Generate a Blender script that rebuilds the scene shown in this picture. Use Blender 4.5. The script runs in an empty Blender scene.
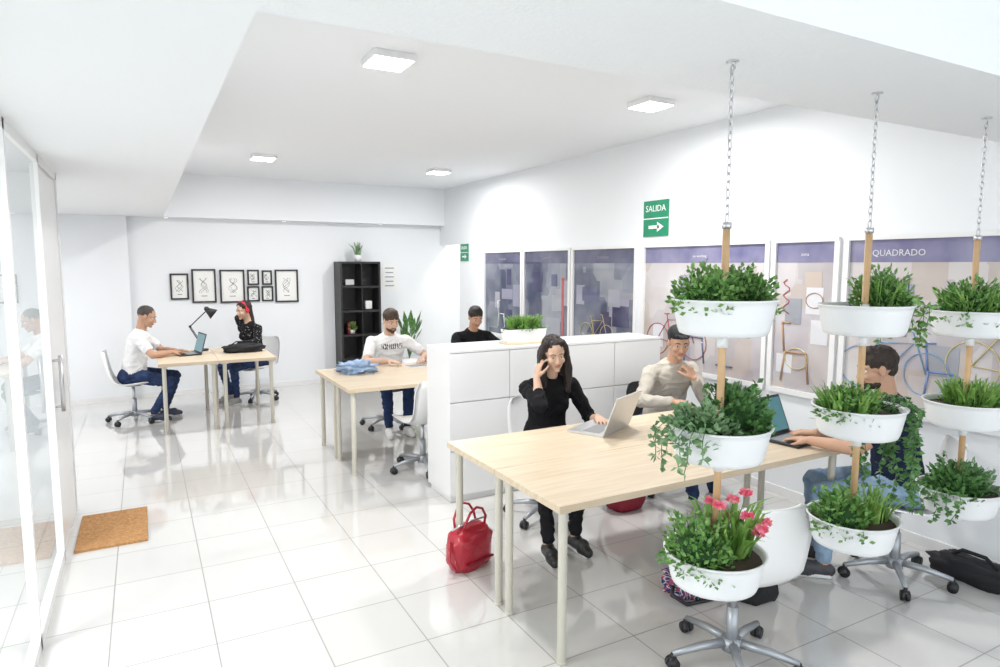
import bpy, math, random
from mathutils import Vector as V, Matrix, noise
from mathutils.bvhtree import BVHTree
import numpy as np
random.seed(7)
scene=bpy.context.scene
PI=math.pi
# ---------------------------------------------------------------- materials
def mat(name,col,rough=.5,metal=0,spec=.5,bump=None,coat=0,emit=None,var=None,trans=0):
    m=bpy.data.materials.new(name);m.use_nodes=True;nt=m.node_tree;b=nt.nodes['Principled BSDF']
    b.inputs['Base Color'].default_value=(*col,1);b.inputs['Roughness'].default_value=rough
    b.inputs['Metallic'].default_value=metal;b.inputs['Specular IOR Level'].default_value=spec
    b.inputs['Coat Weight'].default_value=coat
    if emit: b.inputs['Emission Color'].default_value=(*emit[0],1);b.inputs['Emission Strength'].default_value=emit[1]
    tc=None
    if bump or var:
        tc=nt.nodes.new('ShaderNodeTexCoord')
    if bump:
        n=nt.nodes.new('ShaderNodeTexNoise');n.inputs['Scale'].default_value=bump[0];n.inputs['Detail'].default_value=4
        nt.links.new(tc.outputs['Object'],n.inputs['Vector'])
        bp=nt.nodes.new('ShaderNodeBump');bp.inputs['Strength'].default_value=bump[1];bp.inputs['Distance'].default_value=.01
        nt.links.new(n.outputs['Fac'],bp.inputs['Height']);nt.links.new(bp.outputs['Normal'],b.inputs['Normal'])
    if var:
        n=nt.nodes.new('ShaderNodeTexNoise');n.inputs['Scale'].default_value=var[1];n.inputs['Detail'].default_value=3
        nt.links.new(tc.outputs['Object'],n.inputs['Vector'])
        r=nt.nodes.new('ShaderNodeValToRGB');r.color_ramp.elements[0].position=.35;r.color_ramp.elements[1].position=.65
        r.color_ramp.elements[0].color=(*col,1);r.color_ramp.elements[1].color=(*var[0],1)
        nt.links.new(n.outputs['Fac'],r.inputs['Fac']);nt.links.new(r.outputs['Color'],b.inputs['Base Color'])
    return m
M={}
M['wall']=mat('white_wall_paint',(.83,.85,.875),.6,bump=(60,.05))
M['ceil']=mat('white_ceiling_paint',(.86,.88,.905),.7,bump=(90,.05))
M['gotele']=mat('textured_plaster',(.86,.88,.905),.7,bump=(70,.35))
M['white']=mat('white_lacquer',(.82,.82,.82),.3)
M['plastic']=mat('white_plastic',(.84,.84,.84),.3)
M['pot']=mat('planter_white',(.80,.81,.82),.35)
M['cream']=mat('cream_metal',(.60,.57,.49),.4)
M['chrome']=mat('brushed_metal',(.6,.6,.62),.3,1)
M['dmetal']=mat('grey_metal',(.42,.44,.47),.4,.6)
M['black']=mat('black_plastic',(.015,.015,.018),.4)
M['bframe']=mat('black_frame',(.02,.02,.02),.4)
M['paper']=mat('paper',(.85,.85,.83),.7)
M['ink']=mat('ink_grey',(.12,.12,.12),.7)
M['soil']=mat('soil',(.05,.035,.02),.9)
M['green1']=mat('leaf_green',(.07,.21,.035),.5,var=((.21,.38,.10),30))
M['green2']=mat('leaf_dark',(.04,.13,.03),.5,var=((.12,.27,.075),30))
M['green3']=mat('leaf_eucalyptus',(.12,.25,.11),.5,var=((.26,.40,.20),25))
M['grass']=mat('leaf_grass',(.12,.29,.04),.5,var=((.28,.46,.11),35))
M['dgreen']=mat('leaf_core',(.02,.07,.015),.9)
M['pink']=mat('petal_pink',(.85,.12,.22),.5,var=((.95,.35,.42),40))
M['pole']=mat('pole_wood',(.55,.34,.17),.5,var=((.64,.43,.24),12))
M['silver']=mat('silver_laptop',(.62,.62,.62),.3,.5)
M['keys']=mat('laptop_keys',(.25,.25,.26),.5)
M['red']=mat('red_leather',(.42,.012,.03),.3,bump=(45,.25),coat=.3)
M['dred']=mat('dark_red_fabric',(.25,.01,.03),.7)
M['blackcloth']=mat('black_fabric',(.012,.012,.015),.8,bump=(30,.4))
M['denimcloth']=mat('light_denim',(.26,.38,.58),.85,var=((.40,.51,.68),14))
M['gsign']=mat('sign_green',(0,.25,.12),.4)
M['wtext']=mat('sign_white',(.9,.9,.9),.5)
def wood():
    m=mat('birch_veneer',(.7,.55,.4),.38);nt=m.node_tree;b=nt.nodes['Principled BSDF']
    tc=nt.nodes.new('ShaderNodeTexCoord');mp=nt.nodes.new('ShaderNodeMapping');mp.inputs['Scale'].default_value=(1.2,14,14)
    n=nt.nodes.new('ShaderNodeTexNoise');n.inputs['Scale'].default_value=2.5;n.inputs['Detail'].default_value=6
    r=nt.nodes.new('ShaderNodeValToRGB');r.color_ramp.elements[0].color=(.60,.48,.34,1);r.color_ramp.elements[1].color=(.72,.60,.45,1)
    r.color_ramp.elements[0].position=.3;r.color_ramp.elements[1].position=.7
    nt.links.new(tc.outputs['Object'],mp.inputs[0]);nt.links.new(mp.outputs[0],n.inputs['Vector']);nt.links.new(n.outputs['Fac'],r.inputs['Fac']);nt.links.new(r.outputs['Color'],b.inputs['Base Color'])
    return m
M['wood']=wood()
def floormat():
    m=mat('glossy_white_tile',(.7,.7,.7),.07,spec=.6);nt=m.node_tree;b=nt.nodes['Principled BSDF']
    tc=nt.nodes.new('ShaderNodeTexCoord');mp=nt.nodes.new('ShaderNodeMapping');mp.inputs['Location'].default_value=(.12,.2,0)
    br=nt.nodes.new('ShaderNodeTexBrick');br.offset=0;br.squash=1;br.inputs['Scale'].default_value=1
    br.inputs['Brick Width'].default_value=.45;br.inputs['Row Height'].default_value=.45;br.inputs['Mortar Size'].default_value=.0035;br.inputs['Mortar Smooth'].default_value=.2
    br.inputs['Color1'].default_value=(.68,.67,.655,1);br.inputs['Color2'].default_value=(.66,.65,.635,1);br.inputs['Mortar'].default_value=(.33,.325,.315,1)
    nt.links.new(tc.outputs['Object'],mp.inputs[0]);nt.links.new(mp.outputs[0],br.inputs['Vector']);nt.links.new(br.outputs['Color'],b.inputs['Base Color'])
    mr=nt.nodes.new('ShaderNodeMapRange');mr.inputs['To Min'].default_value=.07;mr.inputs['To Max'].default_value=.6
    nt.links.new(br.outputs['Fac'],mr.inputs['Value']);nt.links.new(mr.outputs[0],b.inputs['Roughness'])
    b.inputs['Coat Weight'].default_value=.7;b.inputs['Coat Roughness'].default_value=.04;b.inputs['Coat IOR'].default_value=1.5
    return m
M['floor']=floormat()
def glassmat():
    m=bpy.data.materials.new('partition_glass');m.use_nodes=True;nt=m.node_tree;nt.nodes.clear()
    o=nt.nodes.new('ShaderNodeOutputMaterial');mx=nt.nodes.new('ShaderNodeMixShader');t=nt.nodes.new('ShaderNodeBsdfTransparent');g=nt.nodes.new('ShaderNodeBsdfGlossy')
    t.inputs[0].default_value=(.90,.94,.93,1);g.inputs['Roughness'].default_value=.01
    f=nt.nodes.new('ShaderNodeFresnel');f.inputs[0].default_value=1.55
    nt.links.new(f.outputs[0],mx.inputs[0]);nt.links.new(t.outputs[0],mx.inputs[1]);nt.links.new(g.outputs[0],mx.inputs[2]);nt.links.new(mx.outputs[0],o.inputs[0])
    return m
M['glass']=glassmat()
# ---------------------------------------------------------------- builder
class B:
    def __init__(s): s.v=[];s.f=[];s.m=[];s.sm=[];s.mats=[];s.M=Matrix()
    def mi(s,m):
        if m not in s.mats: s.mats.append(m)
        return s.mats.index(m)
    def add(s,vs,fs,m,smooth=True):
        if isinstance(m,str): m=M[m]
        k=len(s.v);i=s.mi(m)
        s.v.extend([s.M@V(p) for p in vs])
        for f in fs: s.f.append([k+j for j in f]);s.m.append(i);s.sm.append(smooth)
    def box(s,c,sz,m,rot=None):
        a,b,d=[x/2 for x in sz];R=rot if rot else Matrix()
        vs=[V(c)+(R@V((x*a,y*b,z*d))) for x in(-1,1) for y in(-1,1) for z in(-1,1)]
        s.add(vs,[(0,1,3,2),(4,6,7,5),(0,4,5,1),(2,3,7,6),(0,2,6,4),(1,5,7,3)],m,False)
    def bx(s,x0,x1,y0,y1,z0,z1,m): s.box(((x0+x1)/2,(y0+y1)/2,(z0+z1)/2),(x1-x0,y1-y0,z1-z0),m)
    def loft(s,rings,m,cap=True,closed=False,smooth=True):
        n=len(rings[0]);vs=[p for r in rings for p in r];fs=[];k=len(rings)
        for i in range(k if closed else k-1):
            j=(i+1)%k
            for a in range(n):
                b=(a+1)%n;fs.append((i*n+a,i*n+b,j*n+b,j*n+a))
        if cap and not closed: fs.append(tuple(range(n-1,-1,-1)));fs.append(tuple((k-1)*n+a for a in range(n)))
        s.add(vs,fs,m,smooth)
    def frame(s,d):
        d=V(d).normalized();u=V((0,0,1)) if abs(d.z)<.9 else V((1,0,0));a=d.cross(u).normalized();return a,a.cross(d).normalized()
    def cyl(s,p,q,r1,m,r2=None,n=14,smooth=True):
        p,q=V(p),V(q);r2=r1 if r2 is None else r2;a,b=s.frame(q-p)
        s.loft([[c+(a*math.cos(t*2*PI/n)+b*math.sin(t*2*PI/n))*r for t in range(n)] for c,r in((p,r1),(q,r2))],m,smooth=smooth)
    def tube(s,pts,r,m,n=6,closed=False):
        pts=[V(p) for p in pts];rings=[];k=len(pts);a0=None
        for i,p in enumerate(pts):
            d=(pts[(i+1)%k]-pts[i-1]) if closed else (pts[min(i+1,k-1)]-pts[max(i-1,0)])
            if d.length<1e-9: d=V((0,0,1))
            d.normalize()
            if a0 is None: a,b=s.frame(d)
            else: a=(a0-d*a0.dot(d)).normalized();b=a.cross(d)
            a0=a;rr=r[i] if isinstance(r,(list,tuple)) else r
            rings.append([p+(a*math.cos(t*2*PI/n)+b*math.sin(t*2*PI/n))*rr for t in range(n)])
        s.loft(rings,m,closed=closed)
    def cap(s,p,q,r1,r2,m,n=14,k=5):
        p,q=V(p),V(q);d=q-p;L=d.length
        d=d.normalized() if L>1e-6 else V((0,0,1));a,b=s.frame(d);st=[]
        for i in range(1,k+1): t=PI/2*(1-i/k);st.append((p-d*r1*math.sin(t),r1*math.cos(t)))
        for i in range(k): t=PI/2*i/k;st.append((q+d*r2*math.sin(t),r2*math.cos(t)))
        st=[(p-d*r1*.999,r1*.05)]+st+[(q+d*r2*.999,r2*.05)]
        s.loft([[c+(a*math.cos(t*2*PI/n)+b*math.sin(t*2*PI/n))*r for t in range(n)] for c,r in st],m)
    def ell(s,c,r,m,R=None,nu=16,nv=10):
        c=V(c);R=R if R else Matrix();rings=[]
        for i in range(nv+1):
            t=-PI/2+PI*i/nv;t=max(-PI/2+.03,min(PI/2-.03,t))
            rings.append([c+(R@V((r[0]*math.cos(t)*math.cos(u*2*PI/nu),r[1]*math.cos(t)*math.sin(u*2*PI/nu),r[2]*math.sin(t)))) for u in range(nu)])
        s.loft(rings,m)
    def text(s,body,size,mtx,m,ext=.001,align='CENTER'):
        c=bpy.data.curves.new('t','FONT');c.body=body;c.size=size;c.extrude=ext;c.align_x=align;c.align_y='CENTER';c.resolution_u=2
        o=bpy.data.objects.new('t',c);scene.collection.objects.link(o);bpy.context.view_layer.update()
        me=bpy.data.meshes.new_from_object(o.evaluated_get(bpy.context.evaluated_depsgraph_get()))
        s.add([mtx@v.co for v in me.vertices],[tuple(p.vertices) for p in me.polygons],m,False)
        bpy.data.objects.remove(o);bpy.data.curves.remove(c);bpy.data.meshes.remove(me)
    def build(s,name,loc=(0,0,0),rz=0,bevel=0,parent=None):
        me=bpy.data.meshes.new(name);me.from_pydata([tuple(v) for v in s.v],[],s.f)
        for m in s.mats: me.materials.append(m)
        me.polygons.foreach_set('material_index',s.m);me.polygons.foreach_set('use_smooth',s.sm);me.update()
        o=bpy.data.objects.new(name,me);scene.collection.objects.link(o);o.location=loc;o.rotation_euler=(0,0,rz)
        if bevel:
            bv=o.modifiers.new('bev','BEVEL');bv.width=bevel;bv.segments=2;bv.limit_method='ANGLE'
        if parent: o.parent=parent
        return o
def simple(name,x0,x1,y0,y1,z0,z1,m,bevel=0):
    b=B();cx,cy,cz=(x0+x1)/2,(y0+y1)/2,(z0+z1)/2;b.box((0,0,0),(x1-x0,y1-y0,z1-z0),m);return b.build(name,(cx,cy,cz),bevel=bevel)
# ---------------------------------------------------------------- room
XW=4.3525;YB=10.06;ZS=2.4455;ZR=3.0228;XS=.2846;XG=-.51
simple('floor',-4,5.6,-2.5,10.3,-.1,0,'floor')
b=B();b.bx(-4,-.15,YB-.1,YB+.2,0,3.1,'wall');b.bx(-.15,5.6,YB,YB+.2,0,3.1,'wall');b.build('wall_back')
b=B();b.bx(XW,XW+.12,-2.5,9.3,0,3.1,'wall');b.bx(XW,XW+.12,9.3,YB,2.14,3.1,'wall');b.build('wall_right')
simple('wall_corridor',5.4,5.5,8,YB,0,3.1,'wall')
simple('wall_left',-4.1,-4,-2.5,YB,0,3.1,'wall')
simple('wall_partition',-4,XG-.03,5.62,5.72,0,ZS,'wall')
simple('ceiling',-4,5.6,-2.5,10.3,ZR,ZR+.1,'ceil')
b=B();b.bx(-4,XS,-2.5,YB,ZS,ZR,'ceil');b.bx(XS,5.5,9.86,YB,ZS,ZR,'ceil');b.build('ceiling_soffit')
simple('ceiling_beam',XS,XW,1.2,1.8141,ZS,ZR,'gotele')
b=B()
b.bx(-4,-.15,YB-.112,YB-.1,0,.07,'white');b.bx(-.15,XW,YB-.012,YB,0,.07,'white');b.build('baseboard_back')
simple('baseboard_right',XW-.012,XW,-2.5,9.3,0,.07,'white')
# glass partition
b=B()
ys=[-.6,.9,2.25,3.6,4.68]
for y in ys+[5.6]: b.bx(XG-.03,XG+.01,y-.02,y+.02,0,ZS,'white')
b.bx(XG-.03,XG+.01,-.6,4.68,0,.06,'white');b.bx(XG-.03,XG+.01,-.6,5.62,ZS-.05,ZS,'white')
for i in range(4):
    a,c=ys[i]+.02,ys[i+1]-.02;b.add([(XG-.01,a,.06),(XG-.01,c,.06),(XG-.01,c,ZS-.05),(XG-.01,a,ZS-.05)],[(0,1,2,3)],'glass',False)
b.build('window_1')
b=B();b.bx(XG-.025,XG,4.71,5.57,.01,ZS-.06,'white');b.cyl((XG+.04,4.82,.9),(XG+.04,4.82,1.25),.012,'chrome')
b.cyl((XG,4.82,.93),(XG+.04,4.82,.93),.008,'chrome');b.cyl((XG,4.82,1.22),(XG+.04,4.82,1.22),.008,'chrome');b.build('door_1')
# ceiling lamps
led=mat('led_panel',(1,1,1),.5,emit=((1,.97,.88),20));led2=mat('spot_lens',(.9,.9,.9),.4,emit=((1,.97,.9),2))
def area(name,loc,size,en,rot=(0,0,0),col=(1,.99,.975),parent=None):
    l=bpy.data.lights.new(name,'AREA');l.shape='SQUARE';l.size=size;l.energy=en;l.color=col
    o=bpy.data.objects.new(name,l);scene.collection.objects.link(o);o.location=loc;o.rotation_euler=rot
    return o
for x,y in((1.33,3.81),(3.39,3.87),(1.25,7.82),(3.40,7.89)):
    b=B();b.box((0,0,-.02),(.25,.25,.04),'white');b.box((0,0,-.042),(.23,.23,.006),led);b.build('ceiling_lamp',(x,y,ZR),bevel=.004)
    area('lamp_light',(x,y,ZR-.06),.21,33 if y<5 else 35)
for x,y in((.32,9.96),(1.85,9.96),(3.3,9.96)):
    b=B();b.cyl((0,0,0),(0,0,-.008),.04,'chrome');b.cyl((0,0,-.008),(0,0,-.01),.028,led2);b.build('spotlight',(x,y,ZS))
area('left_fill_light',(-2.2,2.5,2.4),1.2,130);area('left_fill_light',(-2.2,7.8,2.4),1.2,60);area('corridor_light',(4.95,9.2,2.8),.3,12,col=(1,.9,.75))  # first two: unseen fill lights added to brighten the space behind the glass
# ---------------------------------------------------------------- wall windows (printed glazing, reflections painted on dark panes)
def panemat(name,dark,seed):
    m=mat(name,(.5,.5,.6),.08,coat=1);nt=m.node_tree;b=nt.nodes['Principled BSDF']
    tc=nt.nodes.new('ShaderNodeTexCoord')
    mp2=nt.nodes.new('ShaderNodeMapping');mp2.inputs['Scale'].default_value=(1,1,.8);mp2.inputs['Location'].default_value=(seed*1.3,0,0)
    vo=nt.nodes.new('ShaderNodeTexVoronoi');vo.distance='CHEBYCHEV';vo.inputs['Scale'].default_value=3.6
    nt.links.new(tc.outputs['Object'],mp2.inputs[0]);nt.links.new(mp2.outputs[0],vo.inputs['Vector'])
    r=nt.nodes.new('ShaderNodeValToRGB');r.color_ramp.interpolation='CONSTANT'
    cols=[(.07,.08,.13),(.11,.13,.19),(.26,.28,.33),(.15,.16,.23),(.40,.41,.44),(.08,.09,.15)] if dark else [(.38,.35,.39),(.56,.52,.51),(.70,.67,.66),(.48,.38,.31),(.63,.60,.63),(.44,.42,.50)]
    el=r.color_ramp.elements
    while len(el)<len(cols): el.new(.5)
    for i,c in enumerate(cols): el[i].position=i/len(cols);el[i].color=(*c,1)
    sx=nt.nodes.new('ShaderNodeSeparateColor');nt.links.new(vo.outputs['Color'],sx.inputs[0]);nt.links.new(sx.outputs[0],r.inputs['Fac'])
    nz=nt.nodes.new('ShaderNodeTexNoise');nz.inputs['Scale'].default_value=2.5;nt.links.new(tc.outputs['Object'],nz.inputs['Vector'])
    r2=nt.nodes.new('ShaderNodeValToRGB');r2.color_ramp.elements[0].position=.35;r2.color_ramp.elements[1].position=.7
    a=(.09,.10,.16) if dark else (.66,.63,.63);c2=(.28,.30,.35) if dark else (.44,.38,.38)
    r2.color_ramp.elements[0].color=(*a,1);r2.color_ramp.elements[1].color=(*c2,1);nt.links.new(nz.outputs['Fac'],r2.inputs['Fac'])
    mx=nt.nodes.new('ShaderNodeMix');mx.data_type='RGBA';mx.inputs[0].default_value=.6
    nt.links.new(r.outputs['Color'],mx.inputs[6]);nt.links.new(r2.outputs['Color'],mx.inputs[7]);nt.links.new(mx.outputs[2],b.inputs['Base Color'])
    return m
pd=panemat('dark_glass_print_reflections',True,1);pl=panemat('printed_glass_light',False,2)  # dark version: lighter blocks paint white-frame reflections into the pane colour
M['purple']=mat('purple_band',(.13,.125,.26),.12,coat=.8,var=((.26,.25,.38),3));M['purpled']=mat('purple_band_dark',(.06,.06,.12),.12,coat=.8,var=((.12,.12,.20),3))
for k,c in dict(ablue=(.16,.24,.5),ayel=(.6,.5,.22),ared=(.45,.08,.08),adark=(.10,.11,.20),awhite=(.70,.70,.74),abrown=(.42,.25,.15),acyan=(.2,.38,.6),pgrey=(.34,.35,.40),pbeige=(.55,.46,.40),plil=(.32,.32,.41)).items(): M[k]=mat('art_'+k,c,.15,coat=.9)
def bike(b,y,z,s,m,x):
    def P(u,w): return (x,y-u*s,z+w*s)
    for cx in(0,1.05):
        b.tube([P(cx+.33*math.cos(t*PI/12),.33+.33*math.sin(t*PI/12)) for t in range(24)],.007*s+.001,m,5,True)
    for l in([(0,.33),(.42,.3),(.85,.78),(.3,.75),(0,.33)],[(.42,.3),(.26,.88)],[(1.05,.33),(.83,.95),(.72,.98)],[(.2,.88),(.34,.88)]):
        b.tube([P(*q) for q in l],.008*s+.001,m,5)
def seat_art(b,y,z,s,m,x):
    for l in([(0,.45),(.4,.45)],[(0,.45),(-.05,.9)],[(.02,.45),(-.04,0)],[(.38,.45),(.44,0)],[(-.05,.9),(.1,.9)]): b.tube([(x,y-u*s,z+w*s) for u,w in l],.014*s+.001,m,5)
wz0=.86;wz1=1.98
panes=[(8.40,7.38,1),(7.28,6.29,1),(6.19,5.13,1),(4.98,3.56,0),(3.46,2.97,0),(2.86,1.3,0),(1.2,-.4,0)]
for i,(ya,yb,dk) in enumerate(panes):
    b=B();X=XW
    b.bx(X-.03,X,yb-.03,ya+.03,wz0-.04,wz0,'white');b.bx(X-.03,X,yb-.03,ya+.03,wz1,wz1+.03,'white')
    b.bx(X-.03,X,yb-.04,yb,wz0,wz1,'white');b.bx(X-.03,X,ya,ya+.04,wz0,wz1,'white')
    b.bx(X-.008,X,yb,ya,wz0,wz1,pd if dk else pl)
    bh=.15
    b.bx(X-.010,X,yb,ya,wz1-bh,wz1,'purpled' if dk else 'purple')
    T=Matrix.Translation((X-.0115,(ya+yb)/2+(.45 if i==5 else 0),wz1-.09))@Matrix.Rotation(-PI/2,4,'Z')@Matrix.Rotation(PI/2,4,'X')
    b.text('QUADRADO' if i not in(3,4) else ('co working' if i==3 else 'zona'),.06 if i==5 else .035,T,'awhite' if not dk else 'plil',ext=.0004)
    xx=X-.0095;rr=random.Random(i+4)
    for k in range(5 if not dk else 6):
        w=rr.uniform(.06,.17) if ya-yb>.6 else .07;h=rr.uniform(.1,.3);y=rr.uniform(yb+w+.02,ya-w-.02);z=rr.uniform(wz0+.03,wz1-.22-h);o=.0004*k
        mm=rr.choice(['purpled','pgrey','plil','adark']) if dk else rr.choice(['awhite','pbeige','plil','awhite','pgrey'])
        b.bx(xx-.0002-o,X,y-w,y+w,z,z+h,mm)
    yy=xx-.003
    if dk:
        if i==1: b.bx(yy,X,yb+.1,yb+.15,wz0+.1,wz0+.8,'ared')  # red column's reflection, painted on as a bar
        if i==2: bike(b,ya-.25,wz0+.08,.35,'ayel',yy)
        if i==0: seat_art(b,ya-.4,wz0+.1,.4,'awhite',yy)
    elif i==3:
        bike(b,ya-.2,wz0+.1,.45,'ared',yy);b.ell((yy,3.95,1.35),(.003,.09,.07),'adark');b.tube([(yy,3.95,1.28),(yy,3.95,.95)],.007,'adark');b.tube([(yy,4.04,.95),(yy,3.86,.95)],.008,'adark')
        seat_art(b,4.4,wz0+.08,.5,'adark',yy)
    elif i==4:
        b.tube([(yy,3.36+.03*math.sin(t*1.3),1.7-.02*t) for t in range(14)],.004,'ared')
        for q,(cy,cz,rr_,mm) in enumerate([(3.12,1.55,.07,'abrown'),(3.25,1.1,.10,'ayel')]): b.tube([(yy,cy+rr_*math.cos(t*PI/8),cz+rr_*.8*math.sin(t*PI/8)) for t in range(16)],.004,mm,5,True)
        seat_art(b,3.36,wz0+.06,.5,'abrown',yy)
    elif i==5:
        bike(b,2.75,wz0+.12,.42,'acyan',yy);bike(b,2.05,wz0+.2,.45,'ayel',yy);seat_art(b,2.3,wz0+.1,.4,'ablue',yy)
        b.tube([(yy,2.6,1.75),(yy,2.6,1.35),(yy,2.45,1.35),(yy,2.45,1.75)],.004,'adark')
    b.build('window_%d'%(i+2))
# exit signs
def sign(name,loc,s,rz):
    b=B();b.box((0,0,.0),(.012,s,s),'gsign');R=Matrix.Rotation(-PI/2,4,'Z')@Matrix.Rotation(PI/2,4,'X')
    b.box((-.007,0,.0),(.002,s*1.02,s*.03),'wtext')
    b.text('SALIDA',s*.25,Matrix.Translation((-.0075,0,s*.27))@R,'wtext')
    b.box((-.0075,s*.06,-s*.24),(.002,s*.42,s*.09),'wtext')
    b.add([(-.0085,-s*.08,-s*.1),(-.0085,-s*.08,-s*.38),(-.0085,-s*.34,-s*.24)],[(0,1,2)],'wtext',False)
    b.build(name,loc,rz)
sign('exit_sign',(XW-.007,4.85,2.255),.34,0)
sign('exit_sign',(XW-.007,9.1,2.0),.26,0)
# ---------------------------------------------------------------- frames, shelf
def frame(name,x0,x1,z0,z1,sd):
    r=random.Random(sd);b=B();w=x1-x0;h=z1-z0;t=.022
    for q in((-w/2+t/2,0,t,h),(w/2-t/2,0,t,h),(0,-h/2+t/2,w-2*t,t),(0,h/2-t/2,w-2*t,t)): b.box((q[0],-.015,q[1]),(q[2],.03,q[3]),'bframe')
    b.box((0,-.006,0),(w-2*t,.012,h-2*t),'paper')
    for k in range(4):
        a=r.uniform(0,6);cx=r.uniform(-.02,.02);b.tube([(cx+w*.17*math.sin(a+t*.7)*r.uniform(.6,1),-.013,-h*.2+h*.44*t/9) for t in range(10)],.002,'ink',4)
    b.box((0,-.013,-h*.30),(w*.25,.003,.008),'ink')
    b.build(name,((x0+x1)/2,YB,(z0+z1)/2))
for i,q in enumerate([(.33,.56,1.33,1.69),(.60,.91,1.28,1.75),(.96,1.29,1.27,1.74),(1.33,1.49,1.52,1.74),(1.53,1.67,1.52,1.73),(1.32,1.49,1.28,1.50),(1.52,1.68,1.28,1.50),(1.71,2.04,1.26,1.74)]): frame('picture_frame',*q,i)
b=B()
w,d,h=.62,.36,1.86;t=.03
b.box((-w/2+t/2,0,h/2),(t,d,h),'bframe');b.box((w/2-t/2,0,h/2),(t,d,h),'bframe');b.box((0,d/2-.01,h/2),(w,.02,h),'bframe')
for k in range(6): b.box((0,0,t/2+k*(h-t)/5),(w-2*t,d,t),'bframe')
b.box((.02,0,h/2),(.012,d-.02,h),'bframe')
b.box((.15,-.02,1.2),(.1,.1,.12),'paper');b.box((-.12,-.02,.85),(.12,.1,.16),'dred');b.box((.16,0,.5),(.14,.14,.14),'keys');b.box((-.14,-.03,1.55),(.13,.1,.08),'silver')
b.build('bookshelf',(2.89,YB-.36/2-.02,0))
# small white notice with faint text on the back wall
b=B();b.box((0,-.003,0),(.24,.006,.42),'paper')
for k in range(5): b.box((0,-.0065,.14-.07*k),(.15-.02*(k%2),.001,.018),'pgrey')
b.build('wall_notice',(3.47,YB-.001,1.62))
# ---------------------------------------------------------------- foliage
def leaf(b,p,d,l,w,m,r):
    d=d.normalized();s=d.cross(V((r.uniform(-1,1),r.uniform(-1,1),r.uniform(-1,1))));
    if s.length<1e-3: s=V((1,0,0))
    s.normalize();n=s.cross(d);q=p+d*l*.5+n*l*.08
    b.add([p,q+s*w/2,p+d*l,q-s*w/2],[(0,1,2,3)],m,False)
def bush(b,c,rx,ry,h,n,l,w,m,seed,core=True):
    r=random.Random(seed);c=V(c)
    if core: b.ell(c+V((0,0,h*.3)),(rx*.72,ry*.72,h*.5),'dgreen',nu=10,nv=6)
    for i in range(int(n*1.35)):
        a=r.uniform(0,2*PI);ph=math.asin(r.uniform(-.2,1));k=r.uniform(.68,1.12)*(1+.45*noise.noise(V((a*1.9,ph*3,seed))))
        d=V((math.cos(a)*math.cos(ph),math.sin(a)*math.cos(ph),math.sin(ph)))
        p=c+V((d.x*rx*k,d.y*ry*k,d.z*h*k));leaf(b,p,d+V((r.uniform(-.8,.8),r.uniform(-.8,.8),r.uniform(-.4,.9))),l*r.uniform(.6,1.2),w*r.uniform(.8,1.1),m,r)
    for i in range(9):  # loose sprigs
        a=r.uniform(0,2*PI);d=V((math.cos(a)*.8,math.sin(a)*.8,r.uniform(.5,1.6))).normalized();p0=c+V((d.x*rx*.6,d.y*ry*.6,d.z*h*.6));L=h*r.uniform(.5,.85)
        b.tube([p0,p0+d*L],.0012,'green2',4)
        for t in range(9): leaf(b,p0+d*L*(.2+.1*t),d*.5+V((r.uniform(-1,1),r.uniform(-1,1),r.uniform(-.3,.8))),l*.85,w*.85,m,r)
def grass(b,c,rx,ry,h,n,w,m,seed):
    r=random.Random(seed);c=V(c)
    for i in range(n):
        a=r.uniform(0,2*PI);k=math.sqrt(r.random());p=c+V((rx*k*math.cos(a),ry*k*math.sin(a),0));o=V((math.cos(a),math.sin(a),0))*k
        hh=h*r.uniform(.55,1.1);lean=r.uniform(.1,.6)*hh;j=V((r.uniform(-.3,.3),r.uniform(-.3,.3),0))*hh
        pts=[p,p+V((0,0,hh*.5))+(o*lean+j)*.3,p+V((0,0,hh*.85))+(o*lean+j)*.75,p+V((0,0,hh*(1-.3*lean/hh)))+(o*lean+j)*1.2]
        s=V((-math.sin(a*3),math.cos(a*3),0))*w/2
        b.add([pts[0]-s,pts[0]+s,pts[1]+s,pts[1]-s,pts[2]+s*.7,pts[2]-s*.7,pts[3]],[(0,1,2,3),(3,2,4,5),(5,4,6)],m,False)
def trail(b,c,ang,rad,L,m,seed,l=.028,w=.02):
    r=random.Random(seed);c=V(c);o=V((math.cos(ang),math.sin(ang),0));pts=[c+o*rad*.6,c+o*rad*.95+V((0,0,.03)),c+o*(rad+.03)]
    while (pts[-1]-c).z>-L: pts.append(pts[-1]+V((r.uniform(-.012,.012),r.uniform(-.012,.012),-.03)))
    b.tube(pts,.0015,'green2',4)
    for p in pts:
        for k in range(4): leaf(b,p,V((r.uniform(-1,1),r.uniform(-1,1),r.uniform(-.8,.4))),l,w,m,r)
def tray(b,z,R=.165,h=.115):
    st=[(R*.80,0),(R*.84,.003),(R*.88,.02),(R*.965,h*.8),(R*.985,h*.93),(R*1.02,h*.95),(R*1.03,h),(R*.985,h),(R*.95,h*.9),(R*.93,h*.72),(R*.02,h*.72)]
    n=40;b.loft([[(r*math.cos(t*2*PI/n),r*math.sin(t*2*PI/n),z-h+zz) for t in range(n)] for r,zz in st],'pot')
    b.cyl((0,0,z-h*.3),(0,0,z-h*.2),R*.92,'soil',n=24)
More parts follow.
